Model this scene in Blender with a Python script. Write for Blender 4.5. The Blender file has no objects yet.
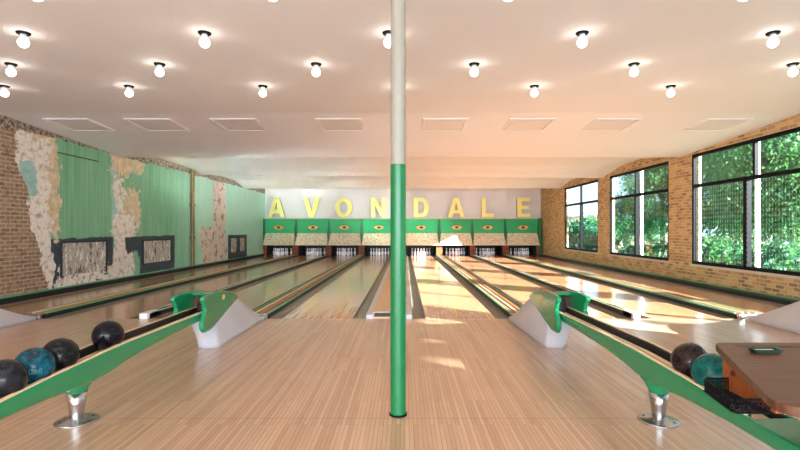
import bpy, bmesh, math, random
from mathutils import Vector, Matrix
import numpy as np
random.seed(7)
SC = bpy.context.scene
COL = SC.collection
PI = math.pi

# ------------------------------------------------------------------ camera, world, sun, exposure
cam_data = bpy.data.cameras.new('camera')
cam_data.sensor_width = 36.0
cam_data.lens = 22.5
cam_data.shift_x = -0.006
cam_data.shift_y = 0.00625
cam_data.clip_start = 0.05
cam_data.clip_end = 500
cam = bpy.data.objects.new('camera', cam_data)
cam.location = (0, 0, 1.33)
cam.rotation_euler = (PI / 2, 0, 0)
COL.objects.link(cam)
SC.camera = cam

world = bpy.data.worlds.new('world')
SC.world = world
world.use_nodes = True
wn = world.node_tree
wn.nodes.clear()
w_out = wn.nodes.new('ShaderNodeOutputWorld')
w_bg = wn.nodes.new('ShaderNodeBackground')
w_bg.inputs['Strength'].default_value = 0.85
w_ramp = wn.nodes.new('ShaderNodeValToRGB')
w_ramp.color_ramp.elements[0].position = 0.0
w_ramp.color_ramp.elements[0].color = (0.62, 0.88, 1.0, 1)
w_ramp.color_ramp.elements[1].position = 0.8
w_ramp.color_ramp.elements[1].color = (0.26, 0.56, 1.0, 1)
w_tc = wn.nodes.new('ShaderNodeTexCoord')
w_sep = wn.nodes.new('ShaderNodeSeparateXYZ')
wn.links.new(w_tc.outputs['Generated'], w_sep.inputs[0])
wn.links.new(w_sep.outputs['Z'], w_ramp.inputs[0])
wn.links.new(w_ramp.outputs[0], w_bg.inputs[0])
wn.links.new(w_bg.outputs[0], w_out.inputs[0])

SUN_DIR = Vector((-1.0, 0.77, -0.45)).normalized()
sd = bpy.data.lights.new('sun', 'SUN')
sd.energy = 20.5
sd.color = (1.0, 0.965, 0.93)
sd.angle = math.radians(0.6)
sun = bpy.data.objects.new('sun', sd)
sun.rotation_euler = SUN_DIR.to_track_quat('-Z', 'Y').to_euler()
sun.location = (30, -20, 20)
COL.objects.link(sun)

BULB_STRENGTH = 4.8
# added cool fill lamp behind the camera, brightens the whole room
al = bpy.data.lights.new('fill_behind', 'AREA')
al.shape = 'RECTANGLE'; al.size = 13.0; al.size_y = 2.4; al.energy = 520.0; al.color = (0.74, 0.87, 1.0)
alo = bpy.data.objects.new('fill_behind', al)
alo.location = (0, -6.9, 1.9); alo.rotation_euler = (PI / 2, 0, 0)
COL.objects.link(alo)

BULB_COLOR = (1.0, 0.90, 0.80)

vs = SC.view_settings
vs.view_transform = 'Standard'
vs.look = 'None'
vs.gamma = 1.0
vs.use_curve_mapping = False
vs.exposure = 1.55
SC.cycles.max_bounces = 10
SC.cycles.diffuse_bounces = 6
SC.cycles.glossy_bounces = 5
SC.cycles.transparent_max_bounces = 24
SC.cycles.sample_clamp_indirect = 0.0
SC.cycles.blur_glossy = 0.0
SC.cycles.use_denoising = True

# ------------------------------------------------------------------ layout constants
WL, WR = -7.25, 7.05              # side wall faces
FOUL = 7.5                        # foul line
LANE_END = 26.75
LANES = [-6.45, -4.69, -3.09, -1.316, 0.847, 2.66, 4.24, 6.05]
HALF, GUT = 0.533, 0.205
ZC = 3.41                         # flat ceiling
MASK_Y = 25.55
WALL_Y = 25.95
ORD = ['leftmost', 'second from left', 'third from left', 'fourth from left',
       'fourth from right', 'third from right', 'second from right', 'rightmost']

# ------------------------------------------------------------------ helpers
def srgb(r, g, b):
    def f(c):
        c /= 255.0
        return c / 12.92 if c <= 0.04045 else ((c + 0.055) / 1.055) ** 2.4
    return (f(r), f(g), f(b), 1.0)

class NT:
    """small node graph builder"""
    def __init__(s, name):
        s.m = bpy.data.materials.new(name)
        s.m.use_nodes = True
        s.t = s.m.node_tree
        s.t.nodes.clear()
        s.out = s.t.nodes.new('ShaderNodeOutputMaterial')
        s.b = s.t.nodes.new('ShaderNodeBsdfPrincipled')
        s.t.links.new(s.b.outputs[0], s.out.inputs[0])
        s.pos = s.t.nodes.new('ShaderNodeNewGeometry').outputs['Position']
        sp = s.t.nodes.new('ShaderNodeSeparateXYZ')
        s.t.links.new(s.pos, sp.inputs[0])
        s.x, s.y, s.z = sp.outputs
    def put(s, sock, v):
        if isinstance(v, bpy.types.NodeSocket):
            s.t.links.new(v, sock)
        else:
            sock.default_value = v
    def math(s, op, a, b=0.0, c=0.0, clamp=False):
        n = s.t.nodes.new('ShaderNodeMath'); n.operation = op; n.use_clamp = clamp
        s.put(n.inputs[0], a); s.put(n.inputs[1], b); s.put(n.inputs[2], c)
        return n.outputs[0]
    def vec(s, x, y, z=0.0):
        n = s.t.nodes.new('ShaderNodeCombineXYZ')
        s.put(n.inputs[0], x); s.put(n.inputs[1], y); s.put(n.inputs[2], z)
        return n.outputs[0]
    def noise(s, vec, scale, detail=3.0, rough=0.55):
        n = s.t.nodes.new('ShaderNodeTexNoise')
        s.put(n.inputs['Vector'], vec); n.inputs['Scale'].default_value = scale
        n.inputs['Detail'].default_value = detail; n.inputs['Roughness'].default_value = rough
        return n.outputs[0]
    def mix(s, f, a, b, mode='MIX'):
        n = s.t.nodes.new('ShaderNodeMix'); n.data_type = 'RGBA'; n.blend_type = mode
        s.put(n.inputs[0], f); s.put(n.inputs[6], a); s.put(n.inputs[7], b)
        return n.outputs[2]
    def ramp(s, f, stops):
        n = s.t.nodes.new('ShaderNodeValToRGB')
        e = n.color_ramp.elements
        e[0].position, e[0].color = stops[0]
        e[1].position, e[1].color = stops[-1]
        for p, c in stops[1:-1]:
            k = e.new(p); k.color = c
        s.put(n.inputs[0], f)
        return n.outputs[0]
    def step(s, f, a, b):
        n = s.t.nodes.new('ShaderNodeMapRange')
        s.put(n.inputs[0], f); n.inputs[1].default_value = a; n.inputs[2].default_value = b
        return n.outputs[0]
    def brick(s, vec, c1, c2, mortar, w, h, m, bias=0.0, off=0.5):
        n = s.t.nodes.new('ShaderNodeTexBrick')
        s.put(n.inputs['Vector'], vec)
        n.inputs['Color1'].default_value = c1; n.inputs['Color2'].default_value = c2
        n.inputs['Mortar'].default_value = mortar
        n.inputs['Scale'].default_value = 1.0
        n.inputs['Brick Width'].default_value = w; n.inputs['Row Height'].default_value = h
        n.inputs['Mortar Size'].default_value = m; n.inputs['Bias'].default_value = bias
        n.offset = off
        return n.outputs[0], n.outputs[1]
    def bump(s, height, strength=0.4, dist=0.01):
        n = s.t.nodes.new('ShaderNodeBump')
        n.inputs['Strength'].default_value = strength; n.inputs['Distance'].default_value = dist
        s.put(n.inputs['Height'], height)
        s.t.links.new(n.outputs[0], s.b.inputs['Normal'])
    def done(s, color, rough=0.5, metal=0.0, **kw):
        s.put(s.b.inputs['Base Color'], color)
        s.put(s.b.inputs['Roughness'], rough)
        s.put(s.b.inputs['Metallic'], metal)
        for k, v in kw.items():
            s.put(s.b.inputs[k.replace('_', ' ')], v)
        return s.m

def plain(name, rgb, rough=0.5, metal=0.0, vary=0.06, scale=6.0, **kw):
    n = NT(name)
    c = srgb(*rgb)
    f = n.noise(n.pos, scale, 4.0)
    d = tuple(max(0.0, v * (1 - vary * 2)) for v in c[:3]) + (1,)
    return n.done(n.mix(f, c, d), rough, metal, **kw)

def obj(name, bm, mat, parent=None, smooth=False, bevel=0.0, seg=2):
    me = bpy.data.meshes.new(name)
    bmesh.ops.recalc_face_normals(bm, faces=bm.faces)
    bm.to_mesh(me); bm.free()
    for m in (mat if isinstance(mat, (list, tuple)) else [mat]):
        me.materials.append(m)
    o = bpy.data.objects.new(name, me)
    COL.objects.link(o)
    if smooth:
        me.polygons.foreach_set('use_smooth', [True] * len(me.polygons))
    if bevel:
        b = o.modifiers.new('bevel', 'BEVEL'); b.width = bevel; b.segments = seg
        b.limit_method = 'ANGLE'; b.angle_limit = math.radians(35)
        me.polygons.foreach_set('use_smooth', [True] * len(me.polygons))
        w = o.modifiers.new('wn', 'WEIGHTED_NORMAL')
    if parent:
        o.parent = parent
    return o

def tag(o, label, cat, group=None, kind=None):
    o['label'] = label; o['category'] = cat
    if group: o['group'] = group
    if kind: o['kind'] = kind
    return o

def thing(name, label, cat, loc=(0, 0, 0), rz=0.0, group=None):
    o = bpy.data.objects.new(name, None)
    COL.objects.link(o)
    o.location = loc; o.rotation_euler = (0, 0, rz)
    o.empty_display_size = 0.1
    return tag(o, label, cat, group)

def struct(name, bm, mat, **kw):
    o = obj(name, bm, mat, **kw)
    o['kind'] = 'structure'
    return o

def copy_tree(o, parent=None):
    c = o.copy(); COL.objects.link(c); c.parent = parent
    for ch in list(o.children):
        copy_tree(ch, c)
    return c

def box(bm, x0, x1, y0, y1, z0, z1, mi=0):
    v = [bm.verts.new(p) for p in ((x0, y0, z0), (x1, y0, z0), (x1, y1, z0), (x0, y1, z0),
                                   (x0, y0, z1), (x1, y0, z1), (x1, y1, z1), (x0, y1, z1))]
    for f in ((0, 3, 2, 1), (4, 5, 6, 7), (0, 1, 5, 4), (1, 2, 6, 5), (2, 3, 7, 6), (3, 0, 4, 7)):
        bm.faces.new([v[i] for i in f]).material_index = mi
    return bm

def B(*boxes):
    bm = bmesh.new()
    for b in boxes:
        box(bm, *b)
    return bm

def prism(bm, pts, axis, a0, a1):
    """extrude polygon pts (2D) between a0 and a1 along axis (0:x, pts=(y,z); 1:y, pts=(x,z); 2:z, pts=(x,y))"""
    def P(p, a):
        return {0: (a, p[0], p[1]), 1: (p[0], a, p[1]), 2: (p[0], p[1], a)}[axis]
    lo = [bm.verts.new(P(p, a0)) for p in pts]
    hi = [bm.verts.new(P(p, a1)) for p in pts]
    bm.faces.new(lo); bm.faces.new(hi[::-1])
    n = len(pts)
    for i in range(n):
        bm.faces.new((lo[i], lo[(i + 1) % n], hi[(i + 1) % n], hi[i]))
    return bm

def loft(bm, rings, cap=True):
    rs = [[bm.verts.new(p) for p in r] for r in rings]
    n = len(rs[0])
    for a, b in zip(rs, rs[1:]):
        for i in range(n):
            bm.faces.new((a[i], a[(i + 1) % n], b[(i + 1) % n], b[i]))
    if cap:
        bm.faces.new(rs[0][::-1]); bm.faces.new(rs[-1])
    return bm

def lathe(bm, prof, cx=0, cy=0, seg=24, mis=None):
    """prof: list of (r,z) bottom to top"""
    rings = []
    for r, z in prof:
        if r < 1e-5:
            rings.append([bm.verts.new((cx, cy, z))])
        else:
            rings.append([bm.verts.new((cx + r * math.cos(2 * PI * i / seg), cy + r * math.sin(2 * PI * i / seg), z)) for i in range(seg)])
    for k, (a, b) in enumerate(zip(rings, rings[1:])):
        for i in range(seg):
            j = (i + 1) % seg
            if len(a) == 1 and len(b) == 1: continue
            if len(a) == 1: f = bm.faces.new((a[0], b[j], b[i]))
            elif len(b) == 1: f = bm.faces.new((a[i], a[j], b[0]))
            else: f = bm.faces.new((a[i], a[j], b[j], b[i]))
            if mis: f.material_index = mis[k]
    for ring in (rings[0], rings[-1]):
        if len(ring) > 1:
            try: bm.faces.new(ring)
            except ValueError: pass
    return bm

# ------------------------------------------------------------------ materials
def wood_floor(name, c1, c2, seam, rough, bw=1.3, rh=0.029, joint=False, scratch=0.0, coat=0.0, cr=0.13):
    n = NT(name)
    v = n.vec(n.y, n.x)
    col, fac = n.brick(v, c1, c2, seam, bw, rh, 0.0011, 0.0, 0.37)
    tone = n.noise(n.vec(n.math('MULTIPLY', n.x, 34.7), n.math('MULTIPLY', n.y, 0.6)), 1.0, 2.0)
    col = n.mix(n.step(tone, 0.35, 0.7), col, srgb(214, 168, 128), 'MIX') if False else n.mix(n.math('MULTIPLY', n.step(tone, 0.3, 0.75), 0.45), col, n.mix(1.0, col, (0.62, 0.55, 0.5, 1), 'MULTIPLY'))
    grain = n.noise(n.vec(n.math('MULTIPLY', n.x, 220.0), n.math('MULTIPLY', n.y, 5.0)), 1.0, 3.0)
    col = n.mix(n.math('MULTIPLY', n.step(grain, 0.42, 0.75), 0.28), col, n.mix(1.0, col, (0.6, 0.5, 0.42, 1), 'MULTIPLY'))
    if joint:
        d = n.math('ABSOLUTE', n.math('SUBTRACT', n.y, 3.53))
        col = n.mix(n.math('MULTIPLY', n.math('LESS_THAN', d, 0.0035), 0.55), col, srgb(90, 60, 40))
        patch = n.noise(n.pos, 1.3, 3.0)
        col = n.mix(n.math('MULTIPLY', n.step(patch, 0.5, 0.75), 0.25), col, srgb(165, 112, 78))
    rn = n.noise(n.pos, 2.0, 3.0)
    r = n.math('ADD', rough, n.math('MULTIPLY', n.math('SUBTRACT', rn, 0.5), scratch))
    return n.done(col, r, 0.0, Coat_Weight=coat, Coat_Roughness=cr)

M = {}
M['approach'] = wood_floor('approach_wood', srgb(214, 180, 148), srgb(188, 150, 120), srgb(100, 72, 54), 0.33, joint=True, scratch=0.12, coat=0.5, cr=0.22)
M['lane'] = wood_floor('lane_wood', srgb(220, 166, 126), srgb(202, 138, 100), srgb(140, 92, 66), 0.2, rh=0.027, scratch=0.0, coat=0.55)
M['approach'].node_tree.nodes['Principled BSDF'].inputs['IOR'].default_value = 1.75
M['lane'].node_tree.nodes['Principled BSDF'].inputs['IOR'].default_value = 1.6
M['platform'] = plain('platform_wood', (215, 175, 135), 0.4)
M['ceiling'] = plain('ceiling_paint', (232, 233, 234), 0.75, vary=0.015, scale=0.8)
M['white_wall'] = plain('letter_wall_paint', (226, 224, 226), 0.4, vary=0.02, scale=1.0)
M['hatch'] = plain('hatch_paint', (220, 218, 216), 0.7, vary=0.01)
M['green'] = plain('green_enamel', (0, 134, 86), 0.25, vary=0.04, scale=3, Coat_Weight=0.4)
M['green_mask'] = plain('green_mask_paint', (40, 172, 108), 0.38, vary=0.04, scale=2)
M['green_dark'] = plain('green_side_paint', (26, 120, 66), 0.4)
M['green_trim'] = plain('green_trim_paint', (96, 176, 128), 0.4)
M['pale_trim'] = plain('pale_green_trim', (196, 208, 178), 0.4)
M['post_green'] = plain('post_green_paint', (12, 112, 62), 0.3, vary=0.08)
M['post_cream'] = plain('post_cream_paint', (150, 146, 134), 0.5)
M['fairing'] = plain('grey_white_fairing', (196, 196, 204), 0.35, vary=0.03)
M['black'] = plain('black_rubber', (24, 25, 27), 0.5)
M['dark_gutter'] = plain('gutter_grey', (112, 108, 100), 0.35, vary=0.1)
M['steel_black'] = plain('black_steel', (8, 11, 18), 0.5, Specular_IOR_Level=0.12)
M['chrome'] = plain('brushed_metal', (190, 190, 192), 0.25, 1.0)
M['cream_rail'] = plain('cream_rail', (232, 208, 170), 0.4)
M['orange_strip'] = plain('orange_strip', (205, 130, 70), 0.5)
M['brown_strip'] = plain('brown_strip', (128, 100, 80), 0.5)
M['yellow'] = plain('yellow_letter', (255, 246, 150), 0.4, vary=0.01)
M['letter_shade'] = plain('letter_shade_grey', (150, 148, 128), 0.5)  # grey stands in for the shadow beside the yellow faces
M['gold'] = plain('gold_emblem', (224, 176, 92), 0.4, 0.1)
M['brown'] = plain('dark_brown_emblem', (88, 34, 22), 0.45)
M['pin_white'] = plain('pin_white', (246, 246, 250), 0.25, vary=0.01)
M['pin_red'] = plain('pin_red', (190, 40, 40), 0.3)
M['white'] = plain('white_plastic', (235, 235, 235), 0.35)
M['sill'] = plain('pale_sill_stone', (205, 196, 180), 0.6)
M['pipe'] = plain('old_brass_pipe', (138, 116, 66), 0.45, 0.3, vary=0.25, scale=8)
M['post_white'] = plain('white_post_paint', (225, 228, 235), 0.5)
M['bark'] = plain('bark', (92, 78, 64), 0.9, vary=0.2)
M['glass_tray'] = plain('green_glass', (30, 62, 50), 0.08, vary=0.1)
M['pit'] = plain('pit_black', (14, 14, 18), 0.6)

def mk_speckle():
    n = NT('speckled_cream_panel')
    v = n.noise(n.pos, 22.0, 2.0)
    c = n.ramp(v, [(0.35, srgb(150, 128, 100)), (0.47, srgb(214, 200, 168)), (0.6, srgb(232, 224, 200))])
    return n.done(c, 0.45)
M['speckle'] = mk_speckle()

def mk_walnut(name, a, b):
    n = NT(name)
    g = n.noise(n.vec(n.math('MULTIPLY', n.x, 3.0), n.math('MULTIPLY', n.y, 60.0), n.math('MULTIPLY', n.z, 40.0)), 1.0, 5.0, 0.6)
    return n.done(n.ramp(g, [(0.3, srgb(*a)), (0.7, srgb(*b))]), 0.42, Specular_IOR_Level=0.3)
M['walnut'] = mk_walnut('walnut_table', (74, 44, 32), (112, 76, 56))
M['walnut_edge'] = mk_walnut('dark_walnut_edge', (60, 34, 24), (84, 50, 36))
M['orange_wood'] = mk_walnut('orange_wood', (140, 74, 38), (170, 98, 52))
M['kick_wood'] = mk_walnut('kickback_wood', (104, 50, 30), (150, 82, 46))

def mk_ball(name, a, b, sc=26.0):
    n = NT(name)
    tc = n.t.nodes.new('ShaderNodeTexCoord').outputs['Object']
    v = n.noise(tc, sc, 4.0, 0.7)
    return n.done(n.ramp(v, [(0.38, srgb(*a)), (0.62, srgb(*b))]), 0.14, Specular_IOR_Level=0.25)
M['ball_black'] = mk_ball('ball_charcoal', (8, 9, 12), (22, 24, 29))
M['ball_grey'] = mk_ball('ball_scuffed_grey', (15, 15, 18), (36, 36, 40))
M['ball_teal'] = mk_ball('ball_swirled_teal', (2, 34, 50), (8, 88, 108))
M['ball_green'] = mk_ball('ball_sea_green', (4, 62, 62), (10, 100, 92))
M['ball_brown'] = mk_ball('ball_dark_brown', (20, 14, 15), (48, 34, 32))
M['ball_night'] = mk_ball('ball_night_blue', (7, 6, 12), (20, 18, 28))
M['ball_mark'] = plain('ball_marking', (84, 150, 160), 0.4)

def mk_brick(name, c1, c2, mortar, stain, rough=0.85):
    n = NT(name)
    wob = n.math('MULTIPLY', n.noise(n.pos, 7.0, 2.0), 0.018)
    v = n.vec(n.math('ADD', n.x, n.y), n.math('ADD', n.z, wob))
    col, fac = n.brick(v, c1, c2, mortar, 0.215, 0.076, 0.009, -0.1)
    nn = n.noise(n.pos, 1.6, 4.0, 0.65)
    col = n.mix(n.math('MULTIPLY', n.step(nn, 0.52, 0.72), 0.55), col, stain)
    n2 = n.noise(n.pos, 18.0, 3.0, 0.6)
    col = n.mix(n.math('MULTIPLY', n.step(n2, 0.5, 0.8), 0.5), col, n.mix(1.0, col, (0.45, 0.42, 0.4, 1), 'MULTIPLY'))
    n3 = n.noise(n.pos, 5.0, 3.0, 0.7)
    col = n.mix(n.math('MULTIPLY', n.step(n3, 0.62, 0.72), 0.5), col, srgb(226, 214, 194))
    n.bump(n.math('ADD', n.math('SUBTRACT', 1.0, fac), n.math('MULTIPLY', n2, 0.6)), 0.7, 0.012)
    return n.done(col, rough)
M['brick_tan'] = mk_brick('tan_brick', srgb(204, 168, 116), srgb(132, 98, 66), srgb(198, 182, 150), srgb(214, 184, 132))

def mk_left_wall():
    n = NT('peeling_left_wall')
    big = n.math('SUBTRACT', n.noise(n.pos, 1.7, 6.0, 0.62), 0.5)
    big2 = n.math('SUBTRACT', n.noise(n.vec(n.y, n.z, 7.3), 2.3, 6.0, 0.65), 0.5)
    fine = n.math('SUBTRACT', n.noise(n.vec(n.y, n.z, 3.1), 9.0, 4.0, 0.6), 0.5)
    def region(y0, y1, z0, z1, amp=0.8, soft=0.015, lean=0.0, fr=0.25):
        u = n.math('ADD', n.y, n.math('MULTIPLY', big, amp))
        if lean:
            u = n.math('ADD', u, n.math('MULTIPLY', n.z, lean))
        w = n.math('ADD', n.z, n.math('MULTIPLY', big2, amp))
        d = n.math('MINIMUM', n.math('MINIMUM', n.math('SUBTRACT', u, y0), n.math('SUBTRACT', y1, u)),
                   n.math('MINIMUM', n.math('SUBTRACT', w, z0), n.math('SUBTRACT', z1, w)))
        d = n.math('ADD', d, n.math('MULTIPLY', fine, fr * amp))
        return n.math('DIVIDE', d, soft, clamp=True)
    # green painted board, slightly streaked
    streak = n.noise(n.vec(n.math('MULTIPLY', n.y, 9.0), n.math('MULTIPLY', n.z, 0.5)), 1.0, 4.0, 0.6)
    green = n.ramp(streak, [(0.3, srgb(104, 168, 128)), (0.7, srgb(138, 198, 158))])
    green_lit = n.ramp(streak, [(0.3, srgb(166, 222, 200)), (0.7, srgb(190, 234, 216))])  # paler far boards: bounced light painted into the green
    base = n.mix(n.step(n.y, 15.4, 18.0), green, green_lit)
    # board grooves
    tri = n.math('ABSOLUTE', n.math('SUBTRACT', n.math('FRACT', n.math('DIVIDE', n.y, 0.085)), 0.5))
    groove = n.math('GREATER_THAN', tri, 0.42)
    board = n.math('LESS_THAN', n.y, 17.0)
    base = n.mix(n.math('MULTIPLY', n.math('MULTIPLY', groove, board), 0.45), base, srgb(58, 116, 84))
    # colours of the other layers
    pl_n = n.noise(n.vec(n.y, n.z, 1.0), 6.0, 5.0, 0.7)
    plaster = n.ramp(pl_n, [(0.3, srgb(134, 120, 106)), (0.42, srgb(214, 200, 184)), (0.55, srgb(246, 240, 232)), (0.66, srgb(206, 186, 172)), (0.78, srgb(172, 190, 176))])
    tan = n.ramp(pl_n, [(0.3, srgb(194, 164, 122)), (0.7, srgb(238, 222, 194))])
    blue = n.ramp(pl_n, [(0.3, srgb(140, 186, 180)), (0.7, srgb(176, 212, 206))])
    pinkpl = n.ramp(pl_n, [(0.3, srgb(210, 186, 172)), (0.7, srgb(240, 232, 222))])
    v = n.vec(n.math('ADD', n.x, n.y), n.z)
    br, fac = n.brick(v, srgb(166, 132, 104), srgb(120, 90, 70), srgb(196, 180, 156), 0.215, 0.076, 0.01, -0.1)
    br = n.mix(n.math('MULTIPLY', n.step(pl_n, 0.48, 0.62), 0.6), br, srgb(168, 140, 116))
    br = n.mix(n.math('MULTIPLY', n.step(n.noise(n.pos, 14.0, 3.0), 0.5, 0.7), 0.55), br, srgb(70, 50, 42))
    navy = n.mix(n.step(fine, 0.05, 0.2), srgb(44, 58, 72), srgb(70, 84, 92))
    # peeled columns
    base = n.mix(region(12.35, 12.75, 1.1, 3.25, 0.3), base, blue)
    base = n.mix(region(12.3, 13.75, 2.78, 3.5, 1.2, fr=0.5), base, tan)
    base = n.mix(region(12.95, 13.75, 1.4, 2.4, 1.3, fr=0.5), base, tan)
    base = n.mix(region(12.4, 13.4, -0.5, 1.75, 1.3, fr=0.45), base, plaster)
    base = n.mix(region(12.55, 12.95, 1.6, 2.7, 1.2, fr=0.5), base, plaster)
    base = n.mix(region(10.2, 12.8, -0.5, 0.62, 1.0), base, plaster)
    # panel above bricks: navy bands around the blocked openings
    nv1 = region(10.22, 12.42, 0.1, 1.16, 0.2, fr=0.6)
    hole = region(10.4, 12.6, 0.0, 0.42, 1.6, fr=0.6)
    base = n.mix(n.math('MULTIPLY', nv1, n.math('SUBTRACT', 1.0, hole)), base, navy)
    nv2 = region(12.95, 15.75, 0.12, 1.17, 0.15)
    hole2 = region(12.4, 13.75, -0.2, 0.75, 1.0)
    base = n.mix(n.math('MULTIPLY', nv2, n.math('SUBTRACT', 1.0, hole2)), base, navy)
    base = n.mix(region(20.5, 22.95, 0.1, 1.13, 0.06), base, navy)
    # pink plastered brick pier
    pink = n.mix(n.step(n.noise(n.vec(n.y, n.z, 5.0), 3.0, 5.0, 0.7), 0.52, 0.6), pinkpl, br)
    base = n.mix(region(18.9, 20.25, 1.4, 3.6, 0.6), base, pink)
    base = n.mix(region(17.9, 20.4, -0.4, 1.45, 1.0, lean=0.1), base, pink)
    # near plaster then brick
    base = n.mix(region(6.0, 10.5, 1.1, 3.5, 1.3, fr=0.4), base, tan)
    base = n.mix(region(6.0, 10.22, -0.5, 3.25, 1.1, fr=0.4), base, plaster)
    base = n.mix(region(9.45, 9.85, 2.0, 2.7, 0.5), base, blue)
    brick_m = region(-20.0, 10.15, -1.0, 4.0, 0.7, lean=0.28)
    base = n.mix(brick_m, base, br)
    # rough rubble strip under the ceiling
    rub = n.mix(n.step(n.noise(n.vec(n.y, n.z, 9.0), 12.0, 4.0, 0.7), 0.42, 0.55), srgb(64, 56, 52), srgb(176, 158, 140))
    top = n.math('SUBTRACT', n.z, n.math('ADD', 3.22, n.math('MULTIPLY', big, 0.25)))
    base = n.mix(n.math('DIVIDE', top, 0.01, clamp=True), base, rub)
    # grime and chips
    chips = n.step(n.noise(n.vec(n.y, n.z, 11.0), 5.0, 6.0, 0.75), 0.66, 0.68)
    base = n.mix(n.math('MULTIPLY', chips, 0.7), base, srgb(206, 198, 184))
    hgt = n.math('ADD', n.math('MULTIPLY', pl_n, 1.0), n.math('SUBTRACT', n.math('MULTIPLY', n.math('SUBTRACT', 1.0, fac), n.math('MULTIPLY', brick_m, 0.8)), n.math('MULTIPLY', groove, 0.5)))
    n.bump(hgt, 0.6, 0.012)
    return n.done(base, 0.42)
M['left_wall'] = mk_left_wall()

def mk_infill():
    n = NT('streaked_plaster_infill')
    s1 = n.noise(n.vec(n.math('MULTIPLY', n.y, 4.0), n.math('MULTIPLY', n.z, 1.4), 2.0), 2.4, 6.0, 0.7)
    c = n.ramp(s1, [(0.34, srgb(44, 40, 36)), (0.42, srgb(120, 104, 80)), (0.47, srgb(214, 208, 196)), (0.53, srgb(146, 140, 126)), (0.6, srgb(232, 228, 220))])
    n.bump(s1, 0.6, 0.02)
    return n.done(c, 0.6)
M['infill'] = mk_infill()
M['navy'] = plain('dark_navy_frame', (46, 56, 68), 0.6, vary=0.25, scale=9)
M['rust'] = plain('rusty_frame', (92, 58, 44), 0.7, vary=0.3, scale=12)

def mk_glass():
    m = bpy.data.materials.new('window_glass'); m.use_nodes = True
    t = m.node_tree; t.nodes.clear()
    o = t.nodes.new('ShaderNodeOutputMaterial'); mx = t.nodes.new('ShaderNodeMixShader')
    tr = t.nodes.new('ShaderNodeBsdfTransparent'); gl = t.nodes.new('ShaderNodeBsdfGlossy')
    gl.inputs['Roughness'].default_value = 0.02
    tr.inputs[0].default_value = (0.93, 0.97, 0.97, 1)
    lw = t.nodes.new('ShaderNodeLayerWeight'); lw.inputs[0].default_value = 0.5
    pw = t.nodes.new('ShaderNodeMath'); pw.operation = 'POWER'; pw.inputs[1].default_value = 5.0
    ma = t.nodes.new('ShaderNodeMath'); ma.operation = 'MULTIPLY_ADD'; ma.inputs[1].default_value = 0.6; ma.inputs[2].default_value = 0.03
    t.links.new(lw.outputs['Facing'], pw.inputs[0]); t.links.new(pw.outputs[0], ma.inputs[0]); t.links.new(ma.outputs[0], mx.inputs[0])
    t.links.new(tr.outputs[0], mx.inputs[1]); t.links.new(gl.outputs[0], mx.inputs[2])
    t.links.new(mx.outputs[0], o.inputs[0])
    return m
M['glass'] = mk_glass()

def mk_screen():
    n = NT('beaded_wire_screen')
    a = n.math('FRACT', n.math('DIVIDE', n.y, 0.085))
    b = n.math('FRACT', n.math('DIVIDE', n.z, 0.10))
    line = n.math('LESS_THAN', a, 0.17)
    dash = n.math('LESS_THAN', b, 0.6)
    thin = n.math('LESS_THAN', b, 0.0)
    al = n.math('MAXIMUM', n.math('MULTIPLY', line, dash), thin)
    return n.done(srgb(188, 196, 200), 0.5, 0.0, Alpha=al)
M['screen'] = mk_screen()

def mk_leaf(name, a, b):
    n = NT(name)
    oi = n.noise(n.pos, 1.1, 3.0)
    of = n.noise(n.pos, 9.0, 2.0)
    f = n.math('ADD', n.math('MULTIPLY', oi, 0.5), n.math('MULTIPLY', of, 0.5))
    n.done(n.ramp(f, [(0.38, srgb(*a)), (0.62, srgb(*b))]), 0.55)
    tl = n.t.nodes.new('ShaderNodeBsdfTranslucent'); tl.inputs[0].default_value = srgb(96, 160, 84)
    mx = n.t.nodes.new('ShaderNodeMixShader'); mx.inputs[0].default_value = 0.3
    n.t.links.new(n.b.outputs[0], mx.inputs[1]); n.t.links.new(tl.outputs[0], mx.inputs[2])
    n.t.links.new(mx.outputs[0], n.out.inputs[0])
    return n.m
M['leaf1'] = mk_leaf('leaves_mid_green', (14, 62, 38), (60, 122, 66))
M['leaf2'] = mk_leaf('leaves_blue_green', (10, 56, 48), (46, 112, 84))

def mk_emit():
    m = bpy.data.materials.new('lit_bulb'); m.use_nodes = True
    t = m.node_tree; t.nodes.clear()
    o = t.nodes.new('ShaderNodeOutputMaterial'); e = t.nodes.new('ShaderNodeEmission')
    e.inputs[0].default_value = BULB_COLOR + (1,); e.inputs[1].default_value = BULB_STRENGTH
    t.links.new(e.outputs[0], o.inputs[0])
    return m
M['bulb'] = mk_emit()

def mk_ground():
    n = NT('ground_outside')
    f = n.noise(n.pos, 0.05, 4.0)
    return n.done(n.ramp(f, [(0.42, srgb(60, 88, 46)), (0.52, srgb(120, 112, 84)), (0.62, srgb(160, 140, 112))]), 0.9)
M['ground'] = mk_ground()
M['house'] = plain('pale_render', (224, 224, 226), 0.7)
M['house_brick'] = plain('grey_blue_brick', (110, 112, 130), 0.8, vary=0.15)
M['roof'] = plain('brown_roof', (128, 90, 74), 0.8)

# ------------------------------------------------------------------ room shell
struct('floor', B((WL - 0.25, WR + 0.35, -7.0, FOUL, -0.12, 0.0)), M['approach'])
struct('floor', B((WL - 0.25, WR + 0.35, FOUL, 27.6, -0.35, -0.16)), M['pit'])

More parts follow.
